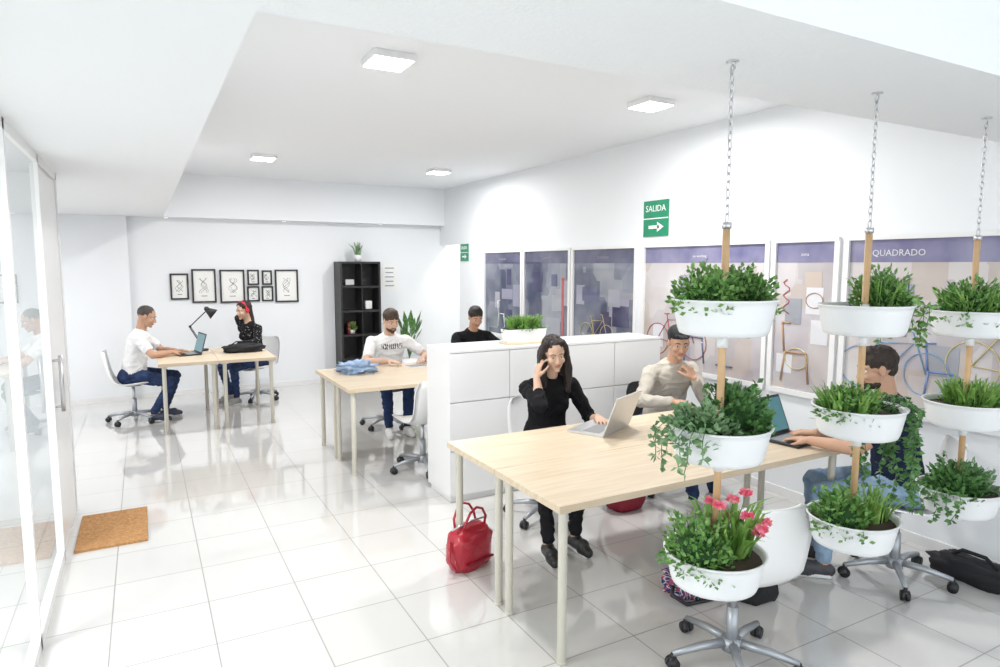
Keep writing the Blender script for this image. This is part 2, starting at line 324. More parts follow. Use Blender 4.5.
def planter(x,y,zs,top,plants,R=.165):
    b=B()
    b.cyl((0,0,zs[2]-.09),(0,0,top),.0125,'pole',n=12)
    for z in zs:
        b.cyl((0,0,z-.16),(0,0,z-.115),.017,'pot');b.cyl((0,0,z-.02),(0,0,z+.0),.016,'pot')
        tray(b,z,R)
    b.cyl((0,0,top),(0,0,top+.02),.016,'chrome')
    z=top+.02;i=0
    while z<ZS-.02:
        pts=[]
        for t in range(12):
            a=t*PI/6;u=.007*math.cos(a);w=.016*math.sin(a)
            pts.append((u if i%2 else 0,0 if i%2 else u,z+.014+w))
        b.tube(pts,.0022,'chrome',5,True);z+=.0255;i+=1
    b.tube([(0,0,ZS-.03),(.012,0,ZS-.02),(.012,0,ZS-.008),(0,0,ZS-.002)],.003,'chrome');b.cyl((0,0,ZS-.004),(0,0,ZS),.02,'chrome')
    for p in plants: p(b)
    return b.build('hanging_planter',(x,y,0))
z1,z2,z3=1.70,1.285,.85
def flower(b,c,k):
    r=random.Random(k);c=V(c);b.tube([(c.x*.6,c.y*.6,c.z-.14),tuple(c)],.0018,'green2',4)
    b.ell(c,(.011,.011,.011),'pink',nu=8,nv=5)
    for i in range(16):
        a=i*2.4;e=.1+.9*(i/16);d=V((math.cos(a)*math.cos(e),math.sin(a)*math.cos(e),math.sin(e)));leaf(b,c+d*.004,d,.024,.02,'pink',r)
def col1(b):
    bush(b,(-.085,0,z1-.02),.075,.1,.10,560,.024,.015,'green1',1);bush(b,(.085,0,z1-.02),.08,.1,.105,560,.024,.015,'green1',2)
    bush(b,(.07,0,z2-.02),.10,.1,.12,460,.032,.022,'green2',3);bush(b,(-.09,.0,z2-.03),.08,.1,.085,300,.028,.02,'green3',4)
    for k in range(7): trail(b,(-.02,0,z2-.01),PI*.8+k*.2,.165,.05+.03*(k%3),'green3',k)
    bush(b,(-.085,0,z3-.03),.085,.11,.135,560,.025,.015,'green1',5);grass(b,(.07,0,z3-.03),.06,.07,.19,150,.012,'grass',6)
    rr=random.Random(5)
    for k in range(10): flower(b,(rr.uniform(-.03,.17),rr.uniform(-.12,.06),z3+rr.uniform(.07,.17)),k)
planter(1.66,1.52,(z1,z2,z3),1.925,[col1])
c2=(1.66,1.265,.825)
def col2(b):
    a,c,d=c2
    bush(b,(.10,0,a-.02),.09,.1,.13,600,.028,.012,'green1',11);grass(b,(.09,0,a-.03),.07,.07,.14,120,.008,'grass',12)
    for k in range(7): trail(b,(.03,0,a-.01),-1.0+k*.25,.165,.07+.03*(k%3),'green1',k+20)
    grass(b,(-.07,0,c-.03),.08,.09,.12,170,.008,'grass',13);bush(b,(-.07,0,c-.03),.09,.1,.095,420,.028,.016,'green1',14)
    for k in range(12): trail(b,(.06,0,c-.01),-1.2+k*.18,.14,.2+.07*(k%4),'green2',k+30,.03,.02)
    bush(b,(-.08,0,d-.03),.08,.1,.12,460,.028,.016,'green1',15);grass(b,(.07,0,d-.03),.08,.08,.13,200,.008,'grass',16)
planter(2.43,1.53,c2,1.93,[col2])
c3=(1.61,1.20,.80)
def col3(b):
    a,c,d=c3
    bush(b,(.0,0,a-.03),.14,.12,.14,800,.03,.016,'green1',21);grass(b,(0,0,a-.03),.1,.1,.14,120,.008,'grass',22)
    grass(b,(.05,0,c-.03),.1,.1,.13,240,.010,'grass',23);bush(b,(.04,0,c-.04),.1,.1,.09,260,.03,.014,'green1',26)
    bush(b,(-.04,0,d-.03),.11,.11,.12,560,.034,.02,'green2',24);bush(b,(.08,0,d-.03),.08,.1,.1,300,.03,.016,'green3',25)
    for k in range(5): trail(b,(-.03,0,d-.01),PI*.8+k*.3,.15,.05+.02*(k%3),'green2',k+60)
planter(3.25,1.55,c3,1.92,[col3])
# planter box on cabinet
b=B();b.loft([[(sx*(.17+.012*k),sy*(.055+.006*k),.0+.1*k) for sx,sy in((-1,-1),(1,-1),(1,1),(-1,1))] for k in(0,1)],'pot',smooth=False)
b.box((0,0,.1),(.35,.11,.004),'soil');grass(b,(0,0,.1),.15,.045,.12,360,.006,'grass',40);bush(b,(0,0,.1),.16,.06,.08,550,.022,.012,'green1',41)
b.box((-.0,-.02,-.008),(.40,.17,.016),'wood')
b.build('planter_box',(2.72,4.58,1.175+.017),bevel=.003)
# shelf top plant & others
b=B();b.cyl((0,0,0),(0,0,.1),.05,'pot',r2=.06);grass(b,(0,0,.09),.04,.04,.22,60,.012,'green3',50);b.build('potted_plant',(2.9,YB-.22,1.861))
b=B();b.cyl((0,0,0),(0,0,.06),.035,'pot',r2=.045);bush(b,(0,0,.07),.06,.06,.09,140,.03,.015,'green1',51);b.build('potted_plant',(2.78,YB-.25,.765))
b=B();b.cyl((0,0,0),(0,0,.35),.15,'pot',r2=.18);r=random.Random(3)
for i in range(22):
    a=r.uniform(0,6.3);L=r.uniform(.45,.82);o=V((math.cos(a),math.sin(a),0));p0=V((0,0,.35));p1=p0+o*.1+V((0,0,L*.6));p2=p0+o*.22+V((0,0,L));s=V((-o.y,o.x,0))*.045
    b.tube([p0,p1],.004,'green2',4);b.add([p1,p1*.5+p2*.5+s,p2,p1*.5+p2*.5-s],[(0,1,2,3)],'green2',False)
b.build('potted_plant',(3.62,9.6,0))
# ---------------------------------------------------------------- furniture
def table(x,y,w,d,h=.765):
    b=B();b.box((0,0,h-.017),(w,d,.034),'wood')
    for sx in(-1,1):
        for sy in(-1,1):
            X,Y=sx*(w/2-.055),sy*(d/2-.055);b.cyl((X,Y,.012),(X,Y,h-.04),.021,'cream',n=18);b.cyl((X,Y,0),(X,Y,.014),.024,'cream',n=18);b.cyl((X,Y,h-.045),(X,Y,h-.034),.04,'cream',n=18)
    return b.build('office_table',(x+w/2,y+d/2,0),bevel=.002)
table(1.54,2.28,2.0,.597);table(1.54,2.88,2.0,.6)
table(1.475,5.365,2.0,.597);table(1.475,5.965,2.0,.6)
table(.10,7.7,.597,1.2);table(.70,7.7,.6,1.2)
def chair(x,y,deg,m='plastic',base='dmetal'):
    b=B();prof=[(.225,.425),(.20,.448),(.10,.45),(0,.44),(-.10,.438),(-.17,.455),(-.215,.50),(-.245,.58),(-.265,.67),(-.28,.76),(-.29,.82),(-.292,.835)]
    hw=[.16,.195,.215,.22,.22,.215,.205,.2,.2,.195,.17,.13];nu=len(prof);nv=13
    up=[];
    for side in(0,1):
        g=[]
        for i,(x_,z_) in enumerate(prof):
            t=V((prof[min(i+1,nu-1)][0]-prof[max(i-1,0)][0],0,prof[min(i+1,nu-1)][1]-prof[max(i-1,0)][1])).normalized();n=V((t.z,0,-t.x))
            if n.z<0 and i<4: n=-n
            for j in range(nv):
                v=-1+2*j/(nv-1);cu=.035*abs(v)**2.5;off=n*(cu if side==0 else cu-.011)
                g.append(V((x_,v*hw[i],z_))+off)
        up.append(g)
    vs=up[0]+up[1];N=nu*nv;fs=[]
    for i in range(nu-1):
        for j in range(nv-1):
            a=i*nv+j;fs.append((a,a+1,a+nv+1,a+nv));fs.append((N+a,N+a+nv,N+a+nv+1,N+a+1))
    for i in range(nu-1):
        for j in(0,nv-1): a=i*nv+j;fs.append((a,a+nv,N+a+nv,N+a))
    for j in range(nv-1):
        for i in(0,nu-1): a=i*nv+j;fs.append((a,a+1,N+a+1,N+a))
    b.add(vs,fs,m)
    b.cyl((0,0,.42),(0,0,.436),.09,'dmetal');b.cyl((0,0,.22),(0,0,.43),.017,'chrome');b.cyl((0,0,.08),(0,0,.27),.027,base);b.cyl((0,0,.065),(0,0,.12),.045,base)
    for k in range(5):
        a=k*2*PI/5+.3;c,s=math.cos(a),math.sin(a)
        b.tube([(c*.03,s*.03,.1),(c*.15,s*.15,.095),(c*.285,s*.285,.072)],[.022,.019,.014],base,8)
        b.cyl((c*.285,s*.285,.04),(c*.285,s*.285,.075),.009,'black')
        for q in(-1,1): b.cyl((c*.285-s*.004*q,s*.285+c*.004*q,.029),(c*.285-s*.022*q,s*.285+c*.022*q,.029),.028,'black',n=16)
        b.ell((c*.285,s*.285,.045),(.022,.022,.02),'black',nu=10,nv=6)
    return b.build('swivel_chair',(x,y,.0),math.radians(deg))
chair(2.28,1.97,72);chair(3.76,2.10,132);chair(2.48,3.86,-98);chair(3.66,3.93,-95,'black')
chair(2.12,5.32,97);chair(2.35,6.98,-90);chair(3.4,7.02,-90);chair(-.15,8.58,0);chair(1.3,9.22,225)
# cabinet
b=B();x0,x1,y0,y1,h=1.97,4.03,4.395,4.835,1.175
b.bx(x0+.004,x1-.004,y0+.018,y1,.05,h-.02,'white');b.bx(x0,x1,y0,y1,h-.02,h,'white');b.bx(x0+.02,x1-.02,y0+.03,y1-.02,0,.05,'white')
n=4
for i in range(n):
    a=x0+(x1-x0)*i/n;c=x0+(x1-x0)*(i+1)/n
    for za,zb in((.055,.40),(.405,.775),(.78,h-.024)): b.bx(a+.003,c-.003,y0,y0+.018,za+.002,zb-.002,'white')
b.bx(x0,x0+.004,y0,y1,.05,h-.02,'white');b.build('storage_cabinet',bevel=.0015)
# door mat
dm=mat('coir_mat',(.45,.22,.08),.95,bump=(160,1),var=((.60,.33,.14),60));simple('doormat',-.46,-.05,4.74,5.40,.0,.018,dm,.004)
# laptops
scr=mat('laptop_screen',(.02,.04,.05),.2,emit=((.10,.28,.32),.6))
def laptop(x,y,z,deg,body='silver',screen=scr,tilt=108,w=.34,d=.235):
    b=B();b.box((0,0,.008),(d,w,.014),body);b.box((.025,0,.0155),(d*.45,w*.85,.002),'keys');b.box((-d*.3,0,.0155),(d*.25,w*.3,.001),'silver')
    a=math.radians(tilt-90);R=Matrix.Translation((d/2,0,.014))@Matrix.Rotation(a,4,'Y');b.M=R
    b.box((0,0,d*.5),(.007,w,d),body);b.box((-.0045,0,d*.5),(.002,w*.93,d*.88),screen);b.M=Matrix()
    return b.build('laptop',(x,y,z),math.radians(deg),bevel=.002)
H=.765
laptop(2.52,3.30,H,-64,tilt=110,w=.37,d=.25);laptop(3.38,2.52,H,98,'black',tilt=112,w=.32);laptop(.42,8.42,H,10,'black',tilt=105)
# books/papers
b=B();b.box((0,0,.004),(.21,.15,.008),'paper');b.box((0,0,.009),(.2,.14,.002),'keys');b.build('notebook',(2.45,6.3,H),.2)
# desk lamp
b=B();b.cyl((0,0,0),(0,0,.02),.075,'black',n=24);b.tube([(0,0,.02),(0,0,.06)],.01,'black');b.tube([(0,0,.06),(-.13,.0,.30)],.007,'black');b.tube([(.015,0,.06),(-.115,.0,.30)],.005,'black')
b.tube([(-.12,0,.30),(.08,-.02,.50)],.007,'black');b.ell((-.12,0,.30),(.016,.016,.016),'black');b.cyl((.06,-.02,.51),(.15,-.03,.44),.022,'black',r2=.07,n=20);b.ell((.07,-.02,.51),(.03,.03,.03),'black')
b.build('desk_lamp',(.60,8.72,H))
# ---------------------------------------------------------------- bags
def blob(name,loc,r,m,seed,amp=.25,sc=3,flat=True,extra=None,rz=0):
    b=B();nu,nv=36,20
    rings=[]
    for i in range(nv+1):
        t=-PI/2+PI*i/nv;t=max(-1.54,min(1.54,t));ring=[]
        for j in range(nu):
            a=j*2*PI/nu;d=V((math.cos(t)*math.cos(a),math.cos(t)*math.sin(a),math.sin(t)));d2=V([math.copysign(abs(q)**.7,q) for q in d])
            k=1+amp*noise.noise(d*sc+V((seed,seed,0)))+amp*.4*noise.noise(d*sc*3+V((seed,0,0)));p=V((d2.x*r[0],d2.y*r[1],d2.z*r[2]))*k
            p.z=max(p.z+r[2]*.8,0);ring.append(p)
        rings.append(ring)
    b.loft(rings,m)
    if extra: extra(b)
    return b.build(name,loc,rz)
def rb(b):
    for s in(-1,1): b.tube([(-.09,s*.035,.24),(-.085,s*.05,.30),(-.05,s*.055,.355),(0,s*.055,.375),(.05,s*.055,.355),(.085,s*.05,.30),(.09,s*.035,.24)],.008,'red',8)
    b.tube([(-.15,0,.262),(0,0,.275),(.15,0,.262)],.006,'chrome');b.tube([(-.17,-.0,.2),(-.2,-.03,.1),(-.17,-.06,.03)],.008,'red',6)
    b.bx(-.11,.11,-.095,-.08,.05,.06,'dred')
blob('handbag',(1.66,3.42,0),(.16,.085,.145),'red',3,.12,2.5,extra=rb,rz=.35)
def bp(b):
    for s in(-1,1): b.tube([(.08*s,.1,.42),(.09*s,.19,.34),(.085*s,.18,.2),(.08*s,.11,.08)],.014,'dred',6)
blob('backpack',(3.1,3.72,0),(.15,.12,.20),'dred',5,.1,2,extra=bp)
plaid=mat('plaid_fabric',(.1,.1,.2),.8);nt=plaid.node_tree;bb=nt.nodes['Principled BSDF'];tc=nt.nodes.new('ShaderNodeTexCoord')
ck=nt.nodes.new('ShaderNodeTexChecker');ck.inputs['Scale'].default_value=26;ck.inputs[1].default_value=(.03,.04,.14,1);ck.inputs[2].default_value=(.35,.06,.12,1);nt.links.new(tc.outputs['Object'],ck.inputs[0])
wv=nt.nodes.new('ShaderNodeTexWave');wv.inputs['Scale'].default_value=18;nt.links.new(tc.outputs['Object'],wv.inputs[0]);mx=nt.nodes.new('ShaderNodeMix');mx.data_type='RGBA';mx.inputs[7].default_value=(.6,.6,.65,1)
mth=nt.nodes.new('ShaderNodeMath');mth.operation='GREATER_THAN';mth.inputs[1].default_value=.88;nt.links.new(wv.outputs['Fac'],mth.inputs[0]);nt.links.new(mth.outputs[0],mx.inputs[0]);nt.links.new(ck.outputs[0],mx.inputs[6]);nt.links.new(mx.outputs[2],bb.inputs['Base Color'])
def st(b): b.tube([(-.14,0,.1),(-.2,-.05,.04),(-.16,-.12,.012),(0,-.14,.01),(.1,-.1,.02)],.011,'black',6)
blob('plaid_bag',(2.62,2.55,0),(.17,.12,.07),plaid,8,.25,3,extra=st)
blob('backpack',(2.86,2.35,0),(.13,.11,.13),'blackcloth',9,.2,2,extra=lambda b:b.tube([(-.06,0,.24),(0,0,.29),(.06,0,.24)],.009,'blackcloth'))
blob('duffel_bag',(4.13,1.86,0),(.11,.22,.065),'blackcloth',11,.25,2.5,extra=lambda b:b.tube([(0,-.12,.11),(-.01,-.06,.16),(-.01,.06,.16),(0,.12,.11)],.011,'blackcloth'))
blob('backpack',(4.17,1.40,0),(.11,.15,.10),'blackcloth',12,.2,2.5,extra=lambda b:b.tube([(0,-.05,.2),(0,0,.24),(0,.05,.2)],.01,'blackcloth'))
blob('shoulder_bag',(1.03,8.35,H),(.22,.11,.055),'blackcloth',13,.25,2.5,extra=lambda b:b.tube([(-.17,0,.07),(-.08,-.02,.13),(.08,-.02,.13),(.17,0,.07)],.008,'blackcloth'))
blob('folded_jacket',(1.80,6.22,H),(.16,.14,.055),'denimcloth',15,.7,4)
# ---------------------------------------------------------------- people
def ik(a,b,l1,l2,pole):
    a,b=V(a),V(b);d=b-a;L=min(d.length,(l1+l2)*.998);dn=d.normalized();b=a+dn*L;x=(l1*l1-l2*l2+L*L)/(2*L);h=math.sqrt(max(l1*l1-x*x,1e-6))
    p=V(pole);p=(p-dn*p.dot(dn)).normalized();return a+dn*x+p*h,b
def cloth(name,c,**k): return mat(name,c,.85,spec=.2,bump=(220,.12),**k)
def human(name,P,deg,lean,WL,WR,poleL,poleR,hL,hR,FL,FR,look,hair,skin,shirt,pants,shoe,haircol,female=False,sleeve='short',vox=.006,pz=.575,cap=None,beard=False,extra=None,side=0,turn=0,sc=1.0,headband=None):
    mats=dict(skin=mat(name+'_skin',skin,.5,spec=.35),shirt=shirt,pants=pants,shoe=mat(name+'_shoe',shoe,.5),hair=mat(name+'_hair',haircol,.55,bump=(90,.6)),lip=mat(name+'_lip',(skin[0]*.75,skin[1]*.45,skin[2]*.45),.4),cap=mat(name+'_cap',cap or (0,0,0),.7),
      sole=mat(name+'_sole',(.7,.7,.7),.6),eye=mat(name+'_eye',(.8,.8,.8),.2),iris=mat(name+'_iris',(.03,.015,.01),.1),band=mat(name+'_band',headband or (0,0,0),.6))
    th=math.radians(deg);F=V((math.cos(th),math.sin(th),0));Lf=V((-math.sin(th),math.cos(th),0));U=V((0,0,1));g=B()
    p=V((P[0],P[1],pz));sh=.168 if female else .192
    path=[];c=p-U*.07;N=24;L=.60
    for i in range(N+1):
        s=i/N*L;path.append((s-.07,c.copy()));a=math.radians(lean*(.35+1.1*s/L));sd=math.radians(side*s/L);dr=(F*math.sin(a)+Lf*math.sin(sd)+U*math.cos(a)).normalized();c=c+dr*(L/N)
    def sp(s):
        k=(s+.07)/L*N;i=int(min(max(k,0),N-1));f=k-i;return path[i][1].lerp(path[i+1][1],f)
    def dir_(s): return (sp(s+.02)-sp(s-.02)).normalized()
    tw=math.radians(turn)
    prof_m=[(-.06,.13,.10),(0,.170,.125),(.08,.168,.125),(.16,.158,.118),(.24,.160,.115),(.32,.172,.122),(.38,.178,.120),(.43,.165,.105),(.47,.12,.085),(.50,.075,.068),(.52,.06,.06)]
    prof_f=[(-.06,.13,.10),(0,.172,.125),(.08,.155,.115),(.16,.128,.095),(.24,.128,.098),(.31,.140,.105),(.37,.150,.1),(.42,.142,.09),(.46,.10,.07),(.49,.06,.055),(.51,.05,.05)]
    prof=prof_f if female else prof_m
    def rings(ss,e,m):
        R=[]
        for s,hw,hd in ss:
            c=sp(s);u=dir_(s);k=tw*max(0,s)/.45;lf=(Lf*math.cos(k)-F*math.sin(k));lf=(lf-u*lf.dot(u)).normalized();f=lf.cross(u)
            R.append([c+lf*(hw+e)*math.cos(t*PI/14)+f*(hd+e)*math.sin(t*PI/14)*(1 if math.sin(t*PI/14)>0 else .9) for t in range(28)])
        g.loft(R,m)
    rings(prof[:3],0,mats['pants']);rings(prof[1:-1],.010,mats['shirt'])
    if female:
        for q in(-1,1): g.ell(sp(.30)+F*.085+Lf*.062*q,(.062,.062,.06),mats['shirt'])
    lt=(Lf*math.cos(tw)-F*math.sin(tw))
    hipz=V((0,0,-.02));nb=sp(.5);res={}
    for q,W,pole,hd_ in((1,WL,poleL,hL),(-1,WR,poleR,hR)):
        S=sp(.415)+lt*sh*q;g.cap(sp(.43)+lt*.06*q,S+U*-.005,.062,.060 if not female else .05,mats['shirt'])
        g.cap(sp(.36)+lt*.1*q,S+U*-.02,.07,.055,mats['shirt'])
        g.cap(sp(.47)+lt*.03*q,S+U*.02,.042,.03,mats['shirt'])
        k=.88 if female else 1;l1,l2=.285*sc,.25*sc;E,Wp=ik(S,W,l1,l2,pole)
        g.cap(S,E,.048*k,.040*k,mats['skin'] if sleeve!='long' else mats['shirt']);g.cap(E,E.lerp(Wp,.45),.040*k,.040*k,mats['skin'] if sleeve=='short' else mats['shirt']);g.cap(E.lerp(Wp,.4),Wp,.039*k,.026*k,mats['skin'])
        if sleeve=='short': g.cap(S,S.lerp(E,.62),.064*k,.060*k,mats['shirt'])
        elif sleeve=='long': g.cap(S,E,.062*k,.052*k,mats['shirt']);g.cap(E,E.lerp(Wp,.9),.052*k,.038*k,mats['shirt'])
        else: g.cap(S,E,.062*k,.054*k,mats['shirt']);g.cap(E,E.lerp(Wp,.35),.054*k,.048*k,mats['shirt'])
        res['L' if q>0 else 'R']=(S,E,Wp)
        d,nrm,curl=hd_;d=V(d).normalized();nrm=V(nrm);nrm=(nrm-d*nrm.dot(d)).normalized();sd=d.cross(nrm)*q
        hs=.9 if female else 1.0;sk=mats['skin']
        fl=[(.043,.026,.021),(.047,.029,.022),(.043,.027,.021),(.034,.020,.018)]
        for i,o in enumerate((.033,.011,-.011,-.032)):
            kn=Wp+d*(.088-.006*abs(i-1))*hs+sd*o*hs;g.cap(Wp+sd*o*.45*hs+d*.008,kn,.0145*hs,.0115*hs,sk,n=10)
            a=0;pt=kn;spl=sd*(.16*(1.2-i))
            for j,ln in enumerate(fl[i]):
                a+=curl*(.55,1.0,.7)[j]+.04*i;dd=((d+spl*.6)*math.cos(a)+nrm*math.sin(a)).normalized();qn=pt+dd*ln*hs;g.cap(pt,qn,(.0092,.0083,.0075)[j]*hs,(.0084,.0076,.0068)[j]*hs,sk,n=10);pt=qn
        t0=Wp+d*.02*hs+sd*.02*hs+nrm*.006;t1=t0+(d*.6+sd*.65+nrm*.3).normalized()*.045*hs;t2=t1+(d*.85+sd*.35+nrm*(.25+curl*.3)).normalized()*.034*hs;t3=t2+(d*.95+sd*.05+nrm*(.2+curl*.5)).normalized()*.026*hs
        g.cap(t0,t1,.016*hs,.012*hs,sk,n=10);g.cap(t1,t2,.0115*hs,.0095*hs,sk,n=10);g.cap(t2,t3,.0095*hs,.008*hs,sk,n=10)
    for q,A in((1,FL),(-1,FR)):
        Hh=p+Lf*.092*q+hipz;K,Ap=ik(Hh,V((A[0],A[1],.095)),.435,.41,F*1+U*.9+Lf*.12*q)
        k=.92 if female else 1
        g.ell(p+Lf*.085*q-F*.045+U*-.035,(.105,.105,.1),mats['pants']);g.cap(Hh,K,.092*k,.064*k,mats['pants']);g.cap(K,K.lerp(Ap,.35),.062*k,.060*k,mats['pants']);g.cap(K.lerp(Ap,.3),Ap+U*.03,.06*k,.045*k,mats['pants'])
        g.cap(Ap+U*.03,Ap-U*.02,.033,.034,mats['skin'])
        fd=(F+Lf*.12*q).normalized();hl=Ap-fd*.03;hl.z=.045;to=Ap+fd*.15;to.z=.034
        g.cap(hl,Ap+V((0,0,-.035)),.038,.04,mats['shoe']);g.cap(hl,Ap.lerp(to,.6)*1,.038,.042,mats['shoe']);
        m2=Ap.lerp(to,.6);m2.z=.04;g.cap(Ap-U*.02,m2,.036,.040,mats['shoe']);g.cap(m2,to,.042,.032,mats['shoe'])
        s2=V((-fd.y,fd.x,0))*.024
        for k2 in(-1,0,1): g.cap(V((hl.x,hl.y,.014))+s2*k2,V((to.x,to.y,.014))+s2*.6*k2,.014,.014,mats['sole'])
    # head
    yw,pt_,rl=[math.radians(a) for a in look];ud=dir_(.5)
    hu=(ud*.5+U*.5+F*.12).normalized();hc=nb+hu*.165
    Rm=Matrix((F,Lf,U)).transposed().to_4x4()@Matrix.Rotation(yw,4,'Z')@Matrix.Rotation(pt_,4,'Y')@Matrix.Rotation(rl,4,'X')
    hc=hc+(Rm@V((.012,0,0)))
    T=Matrix.Translation(hc)@Rm@Matrix.Scale(.96 if female else 1.0,4);s_=mats['skin']
    nk=T@V((-.028,0,-.06));g.cap(sp(.45),nk,.058 if not female else .047,.054 if not female else .045,s_)
    g.M=T
    g.ell((-.012,0,.03),(.098,.077,.088),s_);g.ell((.028,0,-.028),(.062,.060,.085),s_);g.ell((.033,0,-.074),(.050,.050 if not female else .044,.036),s_);g.ell((.074,0,-.099),(.018,.020,.015),s_)
    g.cap((.086,0,.006),(.106,0,-.033),.0085,.0115,s_,n=10);
    for q in(-1,1):
        g.ell((.097,.0105*q,-.038),(.0095,.0085,.008),s_,nu=10,nv=6);g.cap((.082,.012*q,.021),(.07,.045*q,.022),.0095,.009,s_,n=10);g.ell((.064,.036*q,-.030),(.022,.024,.024),s_);g.ell((-.004,.077*q,-.006),(.018,.009,.032),s_,nu=12,nv=8)
        g.cap((.093,0,-.0615),(.083,.022*q,-.064),.0058,.0035,mats['lip'],n=8);g.cap((.0915,0,-.0705),(.083,.018*q,-.067),.0066,.004,mats['lip'],n=8)
    h=mats['hair']
    if hair=='buzz': g.ell((-.018,0,.038),(.0965,.0795,.086),h)
    elif hair=='short': g.ell((-.020,0,.046),(.104,.085,.088),h);g.ell((.022,0,.108),(.05,.055,.028),h);g.ell((-.06,0,-.01),(.052,.065,.05),h)
    elif hair in('long','bun'):
        g.ell((-.026,0,.044),(.102,.087,.09),h)
        for q in(-1,1):
            if hair=='long':
                g.cap((.03,.060*q,.092),(.012,.084*q,.03),.018,.024,h);g.cap((.012,.084*q,.03),(.0,.090*q,-.03),.024,.026,h);g.cap((.0,.09*q,-.03),(.005,.096*q,-.13),.028,.034,h)
                g.cap((.005,.096*q,-.13),(.05,.085*q,-.27),.036,.022,h)
                g.cap((-.05,.06*q,0),(-.06,.065*q,-.22),.05,.042,h)
            else: g.cap((.02,.072*q,.07),(-.02,.08*q,-.01),.022,.02,h)
        g.cap((-.07,0,0),(-.075,0,-.19),.055,.045,h)
    if beard: g.ell((.036,0,-.082),(.056,.0545,.034),h);g.ell((.076,0,-.102),(.020,.023,.017),h);g.cap((.0955,0,-.053),(.083,.024,-.060),.0035,.003,h);g.cap((.0955,0,-.053),(.083,-.024,-.060),.0035,.003,h)
    if cap is not None:
        g.ell((-.014,0,.075),(.103,.088,.068),mats['cap'],R=Matrix.Rotation(math.radians(-6),4,'Y'))
        for q in(-2,-1,0,1,2): g.cap((.055,.022*q,.082),(.128-.009*q*q,.023*q,.082),.011,.008,mats['cap'])
    if headband is not None:
        g.tube([(.01+.0*t,.092*math.cos(t*PI/12),.03+.095*math.sin(t*PI/12)) for t in range(13)],.012,mats['band'],8);
        for q in(-1,1): g.ell((.0,.09*q,-.0),(.03,.016,.036),mats['band'])
    g.M=Matrix()
    # remesh to one skin
    src=g.build('tmp');src.data.update()
    polys=[list(f) for f in g.f];bvh=BVHTree.FromPolygons([tuple(v) for v in g.v],polys)
    rm=src.modifiers.new('r','REMESH');rm.mode='VOXEL';rm.voxel_size=vox
    sm=src.modifiers.new('s','SMOOTH');sm.factor=.5;sm.iterations=2
    me=bpy.data.meshes.new_from_object(src.evaluated_get(bpy.context.evaluated_depsgraph_get()))
    bpy.data.objects.remove(src)
    org=V((P[0],P[1],0));vs=[v.co.copy() for v in me.vertices];fs=[tuple(q.vertices) for q in me.polygons];cen=[q.center.copy() for q in me.polygons]
    fm=[]
    for c in cen:
        r=bvh.find_nearest(c);fm.append(g.m[r[2]] if r[2] is not None else 0)
    clothidx={g.mats.index(x) for x in(mats['shirt'],mats['pants']) if x in g.mats};hidx=g.mats.index(h) if h in g.mats else -1
    w=[0]*len(vs)
    for f,m_ in zip(fs,fm):
        bit=1 if m_ in clothidx else (4 if m_==hidx else 2)
        for i in f: w[i]|=bit
    for i,v in enumerate(vs):
        if w[i]==1:
            n=me.vertices[i].normal;q=V((v.x*9,v.y*9,v.z*14));a=noise.noise(q+V((noise.noise(v*6)*2.5,0,0)));b2=noise.noise(v*26)
            vs[i]=v+n*(.011*(1-abs(a)*2.2)*.7-.004+.003*b2)
        elif w[i]==4:
            n=me.vertices[i].normal;vs[i]=v+n*((.009 if hair=='long' else .005)*noise.noise(V((v.x*70,v.y*70,v.z*12))))
    bpy.data.meshes.remove(me)
    o=B();o.mats=list(g.mats);o.v=[v for v in vs];o.f=[list(f) for f in fs];o.m=fm;o.sm=[True]*len(fs)
    o.M=T
    for q in(-1,1):
        e=V((.0725,.031*q,.0005));o.ell(e,(.0122,.0135,.0105),mats['eye'],nu=14,nv=10);o.ell(e+V((.0085,0,-.0015)),(.0045,.006,.006),mats['iris'],nu=10,nv=6)
        o.cap(e+V((.0085,-.012,.006)),e+V((.0085,.012,.006)),.0042,.0042,mats['skin'],n=8,k=3);o.tube([e+V((.011,-.012,.003)),e+V((.0135,0,.0045)),e+V((.009,.012,.003))],.0012,mats['iris'],4)
        o.tube([(.0915,.012*q,.0225),(.0885,.028*q,.0275),(.0765,.047*q,.0235)],[.0024,.0031,.0018],h,6)
    o.M=Matrix()
    o.v=[V(v)-org for v in o.v]
    return o.build(name,org),res,T
dn=(0,0,-1)
jeans=cloth('jeans_dark',(.02,.035,.09),var=((.035,.06,.14),20));jeansl=cloth('jeans_light',(.20,.30,.44),var=((.31,.42,.56),15));navy=cloth('trousers_navy',(.02,.04,.11))
blk=cloth('black_garment',(.008,.008,.010));whitec=cloth('white_tshirt',(.78,.78,.78));beige=cloth('beige_overshirt',(.52,.48,.42));navyT=cloth('navy_tshirt',(.012,.02,.045));blackp=cloth('black_trousers',(.01,.01,.013))
spot=cloth('patterned_jacket',(.01,.01,.012));nt=spot.node_tree;vo=nt.nodes.new('ShaderNodeTexVoronoi');vo.inputs['Scale'].default_value=38;tc=nt.nodes.new('ShaderNodeTexCoord');nt.links.new(tc.outputs['Object'],vo.inputs['Vector']);r_=nt.nodes.new('ShaderNodeValToRGB');r_.color_ramp.interpolation='CONSTANT';r_.color_ramp.elements[0].color=(.35,.32,.3,1);r_.color_ramp.elements[1].position=.22;r_.color_ramp.elements[1].color=(.01,.01,.012,1);nt.links.new(vo.outputs['Distance'],r_.inputs['Fac']);nt.links.new(r_.outputs['Color'],nt.nodes['Principled BSDF'].inputs['Base Color'])
printT=cloth('printed_tshirt',(.8,.8,.8));nt=printT.node_tree;tc=nt.nodes.new('ShaderNodeTexCoord');sx=nt.nodes.new('ShaderNodeSeparateXYZ');nt.links.new(tc.outputs['Object'],sx.inputs[0])
